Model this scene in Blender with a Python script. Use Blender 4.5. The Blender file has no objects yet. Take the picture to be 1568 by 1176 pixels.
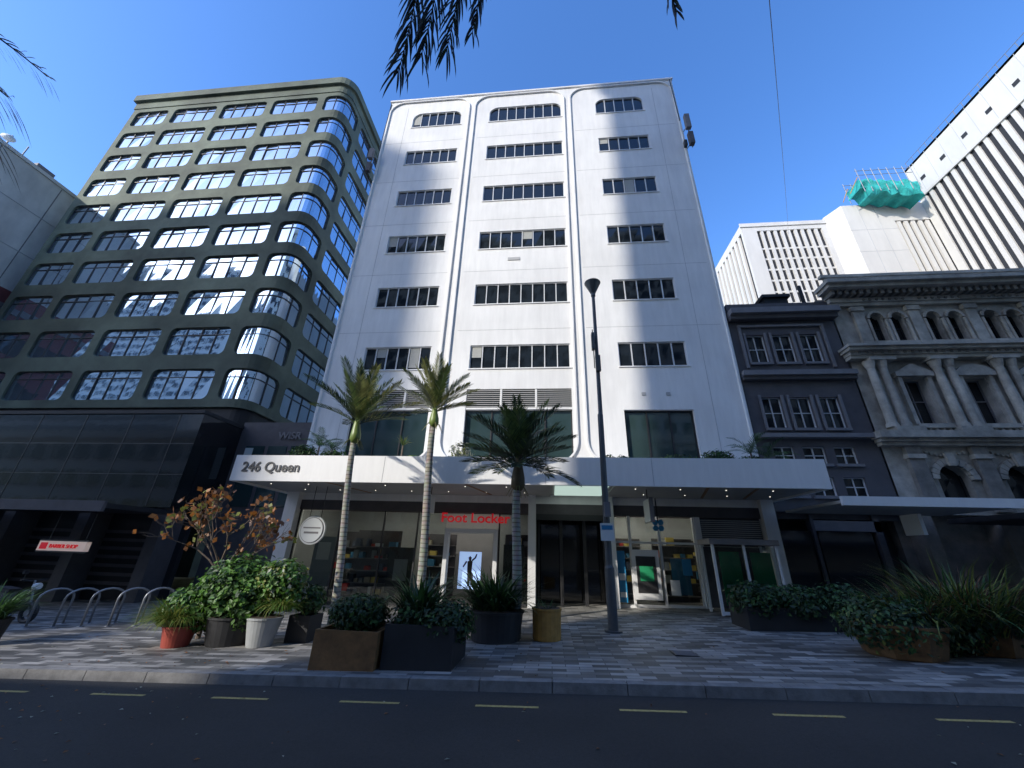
import bpy, math, random
from mathutils import Matrix, Vector
random.seed(7)
rnd=random.random
def U(a,b): return a+(b-a)*rnd()
sc=bpy.context.scene
col=sc.collection

# ---------------------------------------------------------------- materials
def nodes(m):
    m.use_nodes=True
    nt=m.node_tree
    return nt,nt.nodes,nt.links
def mat(name,c,rough=.8,na=0.0,ns=3.0,bump=0.0,bs=40.0,metal=0.0,spec=.5,stretch=(1,1,1),na2=0.0,ns2=.3,coat=0):
    m=bpy.data.materials.new(name)
    nt,N,L=nodes(m)
    b=N['Principled BSDF']
    b.inputs['Base Color'].default_value=(c[0],c[1],c[2],1)
    b.inputs['Roughness'].default_value=rough
    b.inputs['Metallic'].default_value=metal
    b.inputs['Specular IOR Level'].default_value=spec
    if na>0 or bump>0:
        tc=N.new('ShaderNodeTexCoord')
        mp=N.new('ShaderNodeMapping');mp.inputs['Scale'].default_value=stretch
        L.new(tc.outputs['Object'],mp.inputs['Vector'])
    if na>0:
        n=N.new('ShaderNodeTexNoise');n.inputs['Scale'].default_value=ns;n.inputs['Detail'].default_value=5;n.inputs['Roughness'].default_value=.65
        L.new(mp.outputs['Vector'],n.inputs['Vector'])
        mr=N.new('ShaderNodeMapRange');mr.inputs['From Min'].default_value=.3;mr.inputs['From Max'].default_value=.7
        mr.inputs['To Min'].default_value=1-na;mr.inputs['To Max'].default_value=1+na
        L.new(n.outputs['Fac'],mr.inputs['Value'])
        vm=N.new('ShaderNodeVectorMath');vm.operation='SCALE'
        vm.inputs[0].default_value=c[:3]
        fac=mr.outputs['Result']
        if na2>0:
            n2=N.new('ShaderNodeTexNoise');n2.inputs['Scale'].default_value=ns2;n2.inputs['Detail'].default_value=4
            L.new(tc.outputs['Object'],n2.inputs['Vector'])
            m2=N.new('ShaderNodeMapRange');m2.inputs['From Min'].default_value=.35;m2.inputs['From Max'].default_value=.65
            m2.inputs['To Min'].default_value=1-na2;m2.inputs['To Max'].default_value=1+na2
            L.new(n2.outputs['Fac'],m2.inputs['Value'])
            mm=N.new('ShaderNodeMath');mm.operation='MULTIPLY'
            L.new(fac,mm.inputs[0]);L.new(m2.outputs['Result'],mm.inputs[1]);fac=mm.outputs[0]
        L.new(fac,vm.inputs['Scale'])
        L.new(vm.outputs[0],b.inputs['Base Color'])
    if bump>0:
        n=N.new('ShaderNodeTexNoise');n.inputs['Scale'].default_value=bs;n.inputs['Detail'].default_value=4
        L.new(mp.outputs['Vector'],n.inputs['Vector'])
        bp=N.new('ShaderNodeBump');bp.inputs['Strength'].default_value=bump;bp.inputs['Distance'].default_value=.02
        L.new(n.outputs['Fac'],bp.inputs['Height']);L.new(bp.outputs['Normal'],b.inputs['Normal'])
    return m
def emis(name,c,s):
    m=bpy.data.materials.new(name);nt,N,L=nodes(m);b=N['Principled BSDF']
    b.inputs['Base Color'].default_value=(c[0],c[1],c[2],1)
    b.inputs['Emission Color'].default_value=(c[0],c[1],c[2],1);b.inputs['Emission Strength'].default_value=s
    return m
def leafmat(name,c,tr=.3):
    m=bpy.data.materials.new(name);nt,N,L=nodes(m);b=N['Principled BSDF']
    b.inputs['Roughness'].default_value=.5
    g=N.new('ShaderNodeTexCoord');n=N.new('ShaderNodeTexNoise');n.inputs['Scale'].default_value=6
    L.new(g.outputs['Object'],n.inputs['Vector'])
    mr=N.new('ShaderNodeMapRange');mr.inputs['From Min'].default_value=.3;mr.inputs['From Max'].default_value=.7;mr.inputs['To Min'].default_value=.6;mr.inputs['To Max'].default_value=1.4
    L.new(n.outputs['Fac'],mr.inputs['Value'])
    vm=N.new('ShaderNodeVectorMath');vm.operation='SCALE';vm.inputs[0].default_value=c[:3];L.new(mr.outputs['Result'],vm.inputs['Scale'])
    L.new(vm.outputs[0],b.inputs['Base Color'])
    t=N.new('ShaderNodeBsdfTranslucent');L.new(vm.outputs[0],t.inputs['Color'])
    mx=N.new('ShaderNodeMixShader');mx.inputs[0].default_value=tr
    L.new(b.outputs[0],mx.inputs[1]);L.new(t.outputs[0],mx.inputs[2]);L.new(mx.outputs[0],N['Material Output'].inputs['Surface'])
    return m
def clearglass(name,tint=(.8,.9,.88)):
    m=bpy.data.materials.new(name);nt,N,L=nodes(m)
    N.remove(N['Principled BSDF'])
    t=N.new('ShaderNodeBsdfTransparent');t.inputs['Color'].default_value=(*tint,1)
    g=N.new('ShaderNodeBsdfGlossy');g.inputs['Roughness'].default_value=.02
    f=N.new('ShaderNodeFresnel');f.inputs['IOR'].default_value=1.45
    mx=N.new('ShaderNodeMixShader');L.new(f.outputs[0],mx.inputs[0]);L.new(t.outputs[0],mx.inputs[1]);L.new(g.outputs[0],mx.inputs[2])
    L.new(mx.outputs[0],N['Material Output'].inputs['Surface'])
    return m
WHITE=mat('white_render',(.79,.78,.76),.6,na=.06,ns=1.5,bump=.08,bs=25,stretch=(2.5,2.5,.35),na2=.05,ns2=.5)
WHITE2=mat('white_fascia',(.79,.78,.76),.5,na=.04,ns=2,stretch=(3,3,.5))
JOINT=mat('panel_joint',(.46,.46,.46),.8)
GLD=mat('dark_window_glass',(.012,.016,.02),.04,spec=.5)
GLG=mat('green_window_glass',(.03,.055,.055),.05,spec=.8)
FRAME=mat('dark_alu_frame',(.03,.03,.032),.45)
FRAMEW=mat('white_alu_frame',(.7,.7,.7),.4)
BLIND=mat('blind_fabric',(.4,.4,.37),.8,na=.1,ns=20)
MIR=mat('mirror_glass',(.48,.59,.70),.03,metal=.92,bump=.14,bs=.9)
OLIVE=mat('olive_concrete',(.098,.118,.086),.8,na=.25,ns=.7,bump=.15,bs=8,na2=.4,ns2=.15)
BLACKG=mat('black_stone_glass',(.012,.013,.015),.06,na=.3,ns=3,bump=.12,bs=1.8,spec=.8)
DARK=mat('near_black_paint',(.02,.02,.022),.7,na=.2,ns=2)  # near-black paint for back walls, canopies, frames and roof plant
DGREY=mat('dark_grey_paint',(.09,.083,.088),.75,na=.18,ns=2,bump=.1,bs=15)
MGREY=mat('mid_grey_trim',(.19,.18,.185),.7,na=.15,ns=3)
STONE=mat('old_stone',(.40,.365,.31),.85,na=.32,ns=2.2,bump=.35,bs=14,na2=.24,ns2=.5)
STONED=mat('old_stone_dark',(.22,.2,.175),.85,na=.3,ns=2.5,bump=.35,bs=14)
TOWW=mat('tower_white_concrete',(.60,.58,.54),.7,na=.08,ns=.5,stretch=(1,1,.3))
TOWD=mat('tower_dark_slots',(.04,.043,.05),.9,spec=.1)
CONC=mat('grey_concrete',(.50,.48,.45),.85,na=.2,ns=.6,bump=.3,bs=3,stretch=(1,1,.4),na2=.15,ns2=.2)
CONCL=mat('weathered_wall_concrete',(.66,.64,.60),.85,na=.18,ns=.6,bump=.3,bs=3,stretch=(1,1,.4),na2=.2,ns2=.2)
REDW=mat('red_brown_wall',(.22,.06,.06),.8,na=.2)
ASPH=mat('asphalt',(.030,.0275,.025),.85,na=.25,ns=30,bump=.5,bs=160,na2=.28,ns2=.4)
KERB=mat('kerb_stone',(.18,.175,.17),.8,na=.3,ns=6,bump=.3,bs=50)
YEL=mat('yellow_road_paint',(.42,.32,.11),.7,na=.4,ns=30)
SOFF=mat('soffit_panel',(.42,.42,.41),.6,na=.06)
WOOD=mat('timber_batten',(.30,.17,.08),.6,na=.2,ns=12)
BLK=mat('black_planter',(.022,.022,.024),.6,na=.2)
RUST=mat('rusty_planter',(.20,.10,.035),.7,na=.35,ns=6,bump=.2)
OCH=mat('ochre_planter',(.42,.22,.05),.6,na=.25,ns=5)
REDP=mat('red_planter',(.35,.06,.04),.6,na=.15)
GRYP=mat('grey_planter',(.35,.36,.36),.6,na=.1)
SOIL=mat('soil',(.05,.035,.025),.95,na=.3,ns=20)
BARK=mat('bark',(.16,.12,.09),.9,na=.3,ns=14,bump=.5,bs=40)
STEEL=mat('galvanised_steel',(.28,.29,.30),.45,metal=.6,na=.1)
POLE=mat('dark_pole_paint',(.08,.085,.09),.45,na=.1,ns=5)
TURQ=mat('turquoise_mesh_cloth',(.02,.34,.32),.8,na=.3,ns=1.5,bump=.9,bs=4)
SHOPG=clearglass('shop_glass',(.88,.92,.9))
REDL=emis('red_sign_light',(.6,.01,.02),.4)
WSIGN=mat('white_sign_face',(.7,.72,.72),.4)
TXT=mat('sign_letters',(.05,.05,.055),.5)
LED=emis('led_screen',(.35,.5,.8),.8)
LAMP=emis('downlight',(1,.93,.8),2.2)
STRIP=emis('shop_ceiling_light',(1,.95,.86),17)
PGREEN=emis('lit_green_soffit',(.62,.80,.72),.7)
GREENB=mat('green_banner',(.02,.28,.12),.5)
BLUEB=mat('blue_banner',(.03,.22,.42),.5)
L1=leafmat('leaf_bright',(.10,.22,.03));L2=leafmat('leaf_mid',(.06,.13,.03));L3=leafmat('leaf_dark',(.025,.055,.018))
L4=leafmat('leaf_yellow',(.22,.24,.05));LO=leafmat('leaf_orange',(.34,.13,.03));LBR=leafmat('leaf_brown',(.16,.07,.03))
LW=leafmat('leaf_pale',(.35,.36,.28));LP=leafmat('palm_leaf',(.08,.12,.03));LPY=leafmat('palm_leaf_yellow',(.20,.20,.06));LPD=leafmat('palm_leaf_dark',(.02,.04,.018))
LDRY=leafmat('dry_frond',(.03,.028,.022),.05)
SHAFT=mat('crownshaft_green',(.16,.22,.05),.4,na=.15)
BULB=mat('crownshaft_brown',(.10,.07,.03),.6,na=.25)

def palmtrunk():
    m=bpy.data.materials.new('palm_trunk');nt,N,L=nodes(m);b=N['Principled BSDF'];b.inputs['Roughness'].default_value=.85
    tc=N.new('ShaderNodeTexCoord');w=N.new('ShaderNodeTexWave');w.bands_direction='Z';w.inputs['Scale'].default_value=3.2;w.inputs['Distortion'].default_value=1.5;w.inputs['Detail'].default_value=3
    L.new(tc.outputs['Object'],w.inputs['Vector'])
    n=N.new('ShaderNodeTexNoise');n.inputs['Scale'].default_value=9;n.inputs['Detail'].default_value=6;L.new(tc.outputs['Object'],n.inputs['Vector'])
    r=N.new('ShaderNodeValToRGB');r.color_ramp.elements[0].position=.0;r.color_ramp.elements[0].color=(.18,.15,.11,1);r.color_ramp.elements[1].position=.25;r.color_ramp.elements[1].color=(.42,.40,.34,1)
    L.new(w.outputs['Fac'],r.inputs['Fac'])
    mx=N.new('ShaderNodeMix');mx.data_type='RGBA';mx.blend_type='MULTIPLY';mx.inputs['Factor'].default_value=.6
    L.new(r.outputs['Color'],mx.inputs['A']);L.new(n.outputs['Color'],mx.inputs['B'])
    L.new(mx.outputs['Result'],b.inputs['Base Color'])
    return m
PT=palmtrunk()
def paving():
    m=bpy.data.materials.new('paving');nt,N,L=nodes(m);b=N['Principled BSDF'];b.inputs['Roughness'].default_value=.6
    tc=N.new('ShaderNodeTexCoord');mp=N.new('ShaderNodeMapping');L.new(tc.outputs['Object'],mp.inputs['Vector'])
    br=N.new('ShaderNodeTexBrick');br.inputs['Scale'].default_value=1.0;br.inputs['Brick Width'].default_value=.42;br.inputs['Row Height'].default_value=.14
    br.inputs['Mortar Size'].default_value=.006;br.inputs['Color1'].default_value=(.085,.083,.078,1);br.inputs['Color2'].default_value=(.42,.40,.37,1);br.inputs['Mortar'].default_value=(.05,.05,.05,1)
    br.inputs['Bias'].default_value=-.2
    L.new(mp.outputs['Vector'],br.inputs['Vector'])
    n=N.new('ShaderNodeTexNoise');n.inputs['Scale'].default_value=1.3;n.inputs['Detail'].default_value=8;L.new(tc.outputs['Object'],n.inputs['Vector'])
    mr=N.new('ShaderNodeMapRange');mr.inputs['From Min'].default_value=.3;mr.inputs['From Max'].default_value=.7;mr.inputs['To Min'].default_value=.65;mr.inputs['To Max'].default_value=1.2;L.new(n.outputs['Fac'],mr.inputs['Value'])
    vm=N.new('ShaderNodeVectorMath');vm.operation='SCALE';L.new(br.outputs['Color'],vm.inputs[0]);L.new(mr.outputs['Result'],vm.inputs['Scale'])
    L.new(vm.outputs[0],b.inputs['Base Color'])
    bp=N.new('ShaderNodeBump');bp.inputs['Strength'].default_value=.4;bp.inputs['Distance'].default_value=.01;bp.invert=True
    L.new(br.outputs['Fac'],bp.inputs['Height']);L.new(bp.outputs['Normal'],b.inputs['Normal'])
    return m
PAVE=paving()

# ---------------------------------------------------------------- mesh builder
class M:
    def __init__(s): s.v=[];s.f=[];s.m=[];s.mats=[]
    def mi(s,mt):
        if mt not in s.mats: s.mats.append(mt)
        return s.mats.index(mt)
    def poly(s,pts,mt):
        n=len(s.v);s.v.extend([tuple(p) for p in pts]);s.f.append(tuple(range(n,n+len(pts))));s.m.append(s.mi(mt))
    def box(s,x0,x1,y0,y1,z0,z1,mt):
        n=len(s.v)
        s.v.extend([(x0,y0,z0),(x1,y0,z0),(x1,y1,z0),(x0,y1,z0),(x0,y0,z1),(x1,y0,z1),(x1,y1,z1),(x0,y1,z1)])
        for q in [(0,3,2,1),(4,5,6,7),(0,1,5,4),(1,2,6,5),(2,3,7,6),(3,0,4,7)]:
            s.f.append(tuple(n+i for i in q));s.m.append(s.mi(mt))
    def hexa(s,p,mt):
        n=len(s.v);s.v.extend([tuple(a) for a in p])
        for q in [(0,3,2,1),(4,5,6,7),(0,1,5,4),(1,2,6,5),(2,3,7,6),(3,0,4,7)]:
            s.f.append(tuple(n+i for i in q));s.m.append(s.mi(mt))
    def prismy(s,y0,y1,prof,mt):
        n=len(s.v);k=len(prof)
        for y in (y0,y1): s.v.extend([(a,y,b) for a,b in prof])
        for i in range(k):
            j=(i+1)%k;s.f.append((n+i,n+j,n+k+j,n+k+i));s.m.append(s.mi(mt))
        s.f.append(tuple(n+i for i in range(k)));s.f.append(tuple(n+k+i for i in reversed(range(k))));s.m+= [s.mi(mt)]*2
    def tube(s,pts,rad,mt,k=10,cap=True):
        pts=[Vector(p) for p in pts];n=len(s.v)
        if not isinstance(rad,(list,tuple)): rad=[rad]*len(pts)
        ref=None
        for i,p in enumerate(pts):
            d=(pts[min(i+1,len(pts)-1)]-pts[max(i-1,0)])
            if d.length<1e-6: d=Vector((0,0,1))
            d.normalize()
            if ref is None:
                ref=Vector((1,0,0)) if abs(d.x)<.8 else Vector((0,1,0))
            a=(ref-d*ref.dot(d)).normalized();ref=a;b=d.cross(a)
            for j in range(k):
                t=2*math.pi*j/k;q=p+(a*math.cos(t)+b*math.sin(t))*rad[i];s.v.append(tuple(q))
        mi=s.mi(mt)
        for i in range(len(pts)-1):
            for j in range(k):
                j2=(j+1)%k;s.f.append((n+i*k+j,n+i*k+j2,n+(i+1)*k+j2,n+(i+1)*k+j));s.m.append(mi)
        if cap:
            s.f.append(tuple(n+j for j in reversed(range(k))));s.m.append(mi)
            s.f.append(tuple(n+(len(pts)-1)*k+j for j in range(k)));s.m.append(mi)
    def build(s,name,parent=None,smooth=False):
        me=bpy.data.meshes.new(name);me.from_pydata(s.v,[],s.f)
        for mt in s.mats: me.materials.append(mt)
        me.polygons.foreach_set('material_index',s.m)
        if smooth: me.polygons.foreach_set('use_smooth',[True]*len(me.polygons))
        me.update()
        o=bpy.data.objects.new(name,me);col.objects.link(o)
        if parent: o.parent=parent
        return o
def empty(name):
    e=bpy.data.objects.new(name,None);col.objects.link(e);return e
def text(body,size,loc,mt,parent,ext=.015,name='letters',rot=(math.pi/2,0,0),bold=0.0,sx=1.0):
    cu=bpy.data.curves.new(name,'FONT');cu.body=body;cu.size=size;cu.extrude=ext;cu.offset=bold
    o=bpy.data.objects.new(name+'_tmp',cu);col.objects.link(o)
    dg=bpy.context.evaluated_depsgraph_get();dg.update()
    me=bpy.data.meshes.new_from_object(o.evaluated_get(dg))
    bpy.data.objects.remove(o)
    me.materials.clear();me.materials.append(mt)
    q=bpy.data.objects.new(name,me);q.location=loc;q.rotation_euler=rot;q.scale=(sx,1,1);col.objects.link(q);q.parent=parent
    return q

# facade cell with a rounded hole -------------------------------------------
def flat(y,d=1):
    return lambda s,z,n:(s,y+n,z)
def cell(mb,mp,s0,s1,z0,z1,h0,h1,k0,k1,rad=(0,0,0,0),depth=.25,wall=WHITE,glass=GLD,panes=4,frame=FRAME,fw=.05,hbar=None,gl=True,jit=.01,blind=0.0,step=.45,rev=None):
    rev=rev or wall
    tl,tr,br,bl=rad
    P=[]
    def edge(a,b):
        n=max(1,int(abs(b-a)/step));
        return [a+(b-a)*i/n for i in range(n+1)]
    def arc(cx,cz,r,a0,a1,corner):
        if r<=0: return
        K=8
        for i in range(K+1):
            a=math.radians(a0+(a1-a0)*i/K)
            P.append((cx+r*math.cos(a),cz+r*math.sin(a),corner if i==K//2 else None))
    def addedge(pts):
        for p in pts:
            if not P or abs(P[-1][0]-p[0])+abs(P[-1][1]-p[1])>1e-6: P.append((p[0],p[1],None))
    addedge([(s,k1) for s in edge(h0+tl,h1-tr)])
    if tr>0: arc(h1-tr,k1-tr,tr,90,0,(s1,z1))
    else: P[-1]=(P[-1][0],P[-1][1],(s1,z1))
    addedge([(h1,z) for z in edge(k1-tr,k0+br)])
    if br>0: arc(h1-br,k0+br,br,0,-90,(s1,z0))
    else: P[-1]=(P[-1][0],P[-1][1],(s1,z0))
    addedge([(s,k0) for s in edge(h1-br,h0+bl)])
    if bl>0: arc(h0+bl,k0+bl,bl,270,180,(s0,z0))
    else: P[-1]=(P[-1][0],P[-1][1],(s0,z0))
    addedge([(h0,z) for z in edge(k0+bl,k1-tl)])
    if tl>0: arc(h0+tl,k1-tl,tl,180,90,(s0,z1))
    else: P[-1]=(P[-1][0],P[-1][1],(s0,z1))
    if abs(P[0][0]-P[-1][0])+abs(P[0][1]-P[-1][1])<1e-6:
        if P[-1][2] is not None: P[0]=P[-1]
        P.pop()
    n=len(P)
    ci=[i for i in range(n) if P[i][2] is not None]
    def side_after(c):
        if c==(s1,z1): return 'R'
        if c==(s1,z0): return 'B'
        if c==(s0,z0): return 'L'
        return 'T'
    start=ci[-1];cur=side_after(P[start][2])
    def proj(p,sd):
        if sd=='R': return (s1,min(max(p[1],z0),z1))
        if sd=='L': return (s0,p[1])
        if sd=='T': return (p[0],z1)
        return (p[0],z0)
    i=start
    for _ in range(n):
        j=(i+1)%n
        a=P[i];b=P[j]
        oa=P[i][2] if P[i][2] is not None else proj(a,cur)
        ob=P[j][2] if P[j][2] is not None else proj(b,cur)
        pts=[mp(a[0],a[1],0),mp(b[0],b[1],0),mp(ob[0],ob[1],0),mp(oa[0],oa[1],0)]
        mb.poly(pts,wall)
        mb.poly([mp(b[0],b[1],0),mp(a[0],a[1],0),mp(a[0],a[1],depth+.03),mp(b[0],b[1],depth+.03)],rev)
        if P[j][2] is not None: cur=side_after(P[j][2])
        i=j
    if not gl: return
    w=(h1-h0)/panes
    curved=mp(h0,0,0)[1]!=mp(h1,0,0)[1]
    for q in range(panes):
        a=h0+w*q-(.04 if q==0 else 0);b=h0+w*(q+1)+(.04 if q==panes-1 else 0)
        m=max(1,int((b-a)/step)) if curved else 1
        j=[U(-jit,jit) for _ in range(4)]
        for e in range(m):
            t0=e/m;t1=(e+1)/m
            sa=a+(b-a)*t0;sb=a+(b-a)*t1
            nb=lambda t,lo:depth+(j[0]*(1-t)+j[1]*t if lo else j[2]*(1-t)+j[3]*t)
            mb.poly([mp(sa,k0-.04,nb(t0,1)),mp(sb,k0-.04,nb(t1,1)),mp(sb,k1+.04,nb(t1,0)),mp(sa,k1+.04,nb(t0,0))],glass)
        if rnd()<blind:
            hh=U(.3,1.0);n0=depth-.018
            mb.poly([mp(a+.05,k1-(k1-k0)*hh,n0),mp(b-.05,k1-(k1-k0)*hh,n0),mp(b-.05,k1,n0),mp(a+.05,k1,n0)],BLIND)
    def bar(a,b,c,d,n0,n1,mt):
        m=max(1,int((b-a)/step)) if curved else 1
        for e in range(m):
            x0=a+(b-a)*e/m;x1=a+(b-a)*(e+1)/m
            mb.hexa([mp(x0,c,n0),mp(x1,c,n0),mp(x1,c,n1),mp(x0,c,n1),mp(x0,d,n0),mp(x1,d,n0),mp(x1,d,n1),mp(x0,d,n1)],mt)
    f=fw/2
    for q in range(1,panes): bar(h0+w*q-f,h0+w*q+f,k0,k1,depth-.05,depth+.02,frame)
    bar(h0,h1,k0,k0+fw,depth-.055,depth+.02,frame);bar(h0,h1,k1-fw,k1,depth-.055,depth+.02,frame)
    bar(h0,h0+fw,k0,k1,depth-.052,depth+.02,frame);bar(h1-fw,h1,k0,k1,depth-.052,depth+.02,frame)
    if hbar:
        for hb in hbar: bar(h0,h1,hb-f,hb+f,depth-.048,depth+.02,frame)

# ---------------------------------------------------------------- ground
def gz(x): return .015+.031*max(-60,min(60,x))
XS=[-600,-60,-40,-20,0,20,40,60,600]
def sheet(name,y0,y1,dz,mt,xs=XS):
    mb=M()
    for a,b in zip(xs[:-1],xs[1:]):
        mb.poly([(a,y0,gz(a)+dz),(b,y0,gz(b)+dz),(b,y1,gz(b)+dz),(a,y1,gz(a)+dz)],mt)
    return mb.build(name)
sheet('ground',-600,900,-.16,CONC)
sheet('road',-7.5,6.45,-.12,ASPH)
sheet('footpath',6.60,30,0,PAVE)
sheet('opposite_footpath',-40,-7.5,0,PAVE)
kb=M()
x=-60.0
while x<60:
    a=x+.006;b=x+.994+.0
    kb.hexa([(a,6.43,gz(a)-.2),(b,6.43,gz(b)-.2),(b,6.61,gz(b)-.2),(a,6.61,gz(a)-.2),(a,6.45,gz(a)+.004),(b,6.45,gz(b)+.004),(b,6.61,gz(b)+.004),(a,6.61,gz(a)+.004)],KERB)
    x+=1.0
kb.build('kerb')
yl=M()
x=-20.2
while x<22:
    a=x;b=x+.78
    yl.poly([(a,5.87,gz(a)-.116),(b,5.87,gz(b)-.116),(b,5.93,gz(b)-.116),(a,5.93,gz(a)-.116)],YEL)
    x+=1.75
yl.build('yellow_road_marking')
lt=M()
for i in range(620):
    x=random.choice([U(-12,9),random.gauss(-6.5,1.5)]);y=U(3.6,12);z=gz(x)+(.006 if y>6.6 else -.11)
    if 6.4<y<6.65: continue
    a=U(0,6.28);s=U(.012,.03)
    lt.poly([(x+math.cos(a)*s,y+math.sin(a)*s,z),(x-math.sin(a)*s*.6,y+math.cos(a)*s*.6,z+.01),(x-math.cos(a)*s,y-math.sin(a)*s,z),(x+math.sin(a)*s*.6,y-math.cos(a)*s*.6,z+.004)],random.choice([LBR,LO,LW]))
lt.build('leaf_litter')
dc=empty('drain_cover');b=M()
b.box(2.1,2.5,8.1,8.5,gz(2.3)+.003,gz(2.3)+.012,FRAME)
for i in range(6): b.box(2.13,2.47,8.13+i*.062,8.155+i*.062,gz(2.3)+.012,gz(2.3)+.018,MGREY)
b.build('grate',dc)

# ---------------------------------------------------------------- main white building
WB=empty('white_office_building')
FY=14.7
fac=M();mp=flat(FY)
bays=[(-10.0,-4.5,-8.3,-5.22,6),(-4.5,1.2,-3.45,.92,8),(1.2,7.61,2.95,5.72,5)]
ze=[8.3,11.1,14.45,17.8,21.1,24.45,28.25]
for bi,(b0,b1,h0,h1,np_) in enumerate(bays):
    for r in range(6):
        k0=8.87+3.336*r;k1=k0+1.15
        rr=(.55,.55,.0,.0) if r==5 else (0,0,0,0)
        if r==5: k1+=.2
        cell(fac,mp,b0,b1,ze[r],ze[r+1],h0,h1,k0,k1,rad=rr,depth=.10,panes=np_,fw=.042,frame=FRAMEW,blind=.08 if bi!=1 else .05)
        fac.box(h0-.05,h1+.05,FY-.04,FY+.1,k0-.05,k0-.003,WHITE)
hz=[7.9,7.9,6.95]
for bi,(b0,b1,h0,h1,np_) in enumerate(bays):
    hh0,hh1=[( -8.35,-5.0),(-3.45,.92),(2.95,5.6)][bi]
    cell(fac,mp,b0,b1,3.3,8.3,hh0,hh1,4.45,hz[bi],depth=.2,panes=3 if bi!=1 else 4,glass=GLG,fw=.05,frame=FRAME)
    if bi<2:
        fac.box(hh0+.002,hh1-.002,FY+.02,FY+.2,7.0,7.08,WHITE)
        for i in range(9):
            z=7.11+i*.088
            fac.hexa([(hh0,FY+.02,z),(hh1,FY+.02,z),(hh1,FY+.14,z+.06),(hh0,FY+.14,z+.06),(hh0,FY+.02,z+.03),(hh1,FY+.02,z+.03),(hh1,FY+.14,z+.075),(hh0,FY+.14,z+.075)],SOFF)
        for xx in (hh0+(hh1-hh0)/3,hh0+(hh1-hh0)*2/3): fac.box(xx-.04,xx+.04,FY+.01,FY+.2,7.08,7.9,WHITE)
for vx in (3.7,4.65): fac.box(vx,vx+.16,FY-.03,FY+.01,7.55,7.68,JOINT)
fac.box(-1.95,-1.35,FY-.03,FY+.01,14.75,14.92,JOINT)
fac.build('facade_wall',WB)
jn=M()
for zz in ze[1:-1]:
    for (a,b) in [(-9.75,-4.9),(-4.1,1.0),(1.65,7.3)]:
        jn.box(a,b,FY-.004,FY+.01,zz-.3-.008,zz-.3+.008,JOINT)
for xx in (-8.75,6.35): jn.box(xx-.008,xx+.008,FY-.006,FY+.01,4.6,27.6,JOINT)
jn.build('panel_joints',WB)
def rim(mb,x0,x1,z0,z1,r,w,dp,mt,y=FY):
    outer=[];inner=[]
    for cx,cz,a0 in [(x1-r,z1-r,0),(x0+r,z1-r,90),(x0+r,z0+r,180),(x1-r,z0+r,270)]:
        for i in range(11):
            a=math.radians(a0+9*i)
            outer.append((cx+r*math.cos(a),cz+r*math.sin(a)));inner.append((cx+(r-w)*math.cos(a),cz+(r-w)*math.sin(a)))
    n=len(outer)
    for i in range(n):
        j=(i+1)%n
        o0,o1,i0,i1=outer[i],outer[j],inner[i],inner[j]
        mb.poly([(o0[0],y-dp,o0[1]),(i0[0],y-dp,i0[1]),(i1[0],y-dp,i1[1]),(o1[0],y-dp,o1[1])],mt)
        mb.poly([(o0[0],y-dp,o0[1]),(o1[0],y-dp,o1[1]),(o1[0],y+.02,o1[1]),(o0[0],y+.02,o0[1])],mt)
        mb.poly([(i0[0],y-dp,i0[1]),(i0[0],y+.02,i0[1]),(i1[0],y+.02,i1[1]),(i1[0],y-dp,i1[1])],mt)
rm=M()
for (a,b) in [(-9.93,-4.72),(-4.42,1.12),(1.42,7.54)]:
    rim(rm,a,b,4.75,28.08,.95,.07,.09,WHITE)
rm.build('rounded_bay_rims',WB)
bd=M()
bd.box(-10.0,-9.9,FY+.001,40,3.35,28.25,WHITE);bd.box(7.5,7.61,FY+.001,40,3.35,28.25,WHITE)
bd.box(-9.9,7.5,39.8,40,0,28.25,WHITE);bd.box(-9.9,7.5,FY+.6,39.8,27.3,27.6,CONC)
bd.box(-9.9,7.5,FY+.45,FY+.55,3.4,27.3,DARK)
bd.box(-10.06,7.67,FY-.08,FY+.3,28.252,28.36,WHITE)
bd.build('building_body',WB)
an=M()
an.tube([(7.45,FY-.1,28.1),(7.5,FY-.12,24.2)],.03,FRAME,6)
for z in (22.0,23.4): an.tube([(7.6,FY+.05,z),(7.75,FY-.35,z)],.03,STEEL,6)
an.tube([(7.72,FY-.35,21.6),(7.72,FY-.35,24.3)],.035,STEEL,8)
an.box(7.55,7.8,FY-.6,FY-.4,22.9,24.0,MGREY);an.box(7.58,7.82,FY-.55,FY-.32,21.7,22.6,DGREY);an.box(7.4,7.55,FY-.3,FY-.1,21.9,22.3,FRAME)
an.tube([(-9.98,FY-.03,28.1),(-10.02,FY-.05,23.6)],.025,FRAME,6)
an.tube([(-10.15,FY-.3,21.3),(-10.15,FY-.3,23.3)],.035,STEEL,8)
an.box(-10.3,-10.05,FY-.55,FY-.35,22.3,23.1,MGREY);an.box(-10.28,-10.05,FY-.5,FY-.3,21.3,22.0,DGREY)
for z in (21.8,22.8): an.tube([(-9.95,FY+.02,z),(-10.15,FY-.3,z)],.03,STEEL,6)
an.build('antenna_equipment',WB)
cn=M()
CY=11.7
cn.box(-10.3,7.8,CY,CY+.1,3.5,4.33,WHITE2)
cn.box(-10.3,-10.2,CY+.1,FY,3.5,4.33,WHITE2);cn.box(7.7,7.8,CY+.1,FY,3.5,4.33,WHITE2)
cn.box(-10.2,7.7,CY+.1,FY-.002,4.05,4.2,CONC)
cn.box(-10.2,.0,CY+.1,FY-.02,3.56,3.6,SOFF);cn.box(1.95,7.7,CY+.1,FY-.02,3.56,3.6,SOFF)
cn.box(.0,1.95,CY+.1,FY-.02,3.62,3.66,SOFF)
cn.box(.15,1.8,CY+.3,FY-.3,3.57,3.619,PGREEN)
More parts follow.
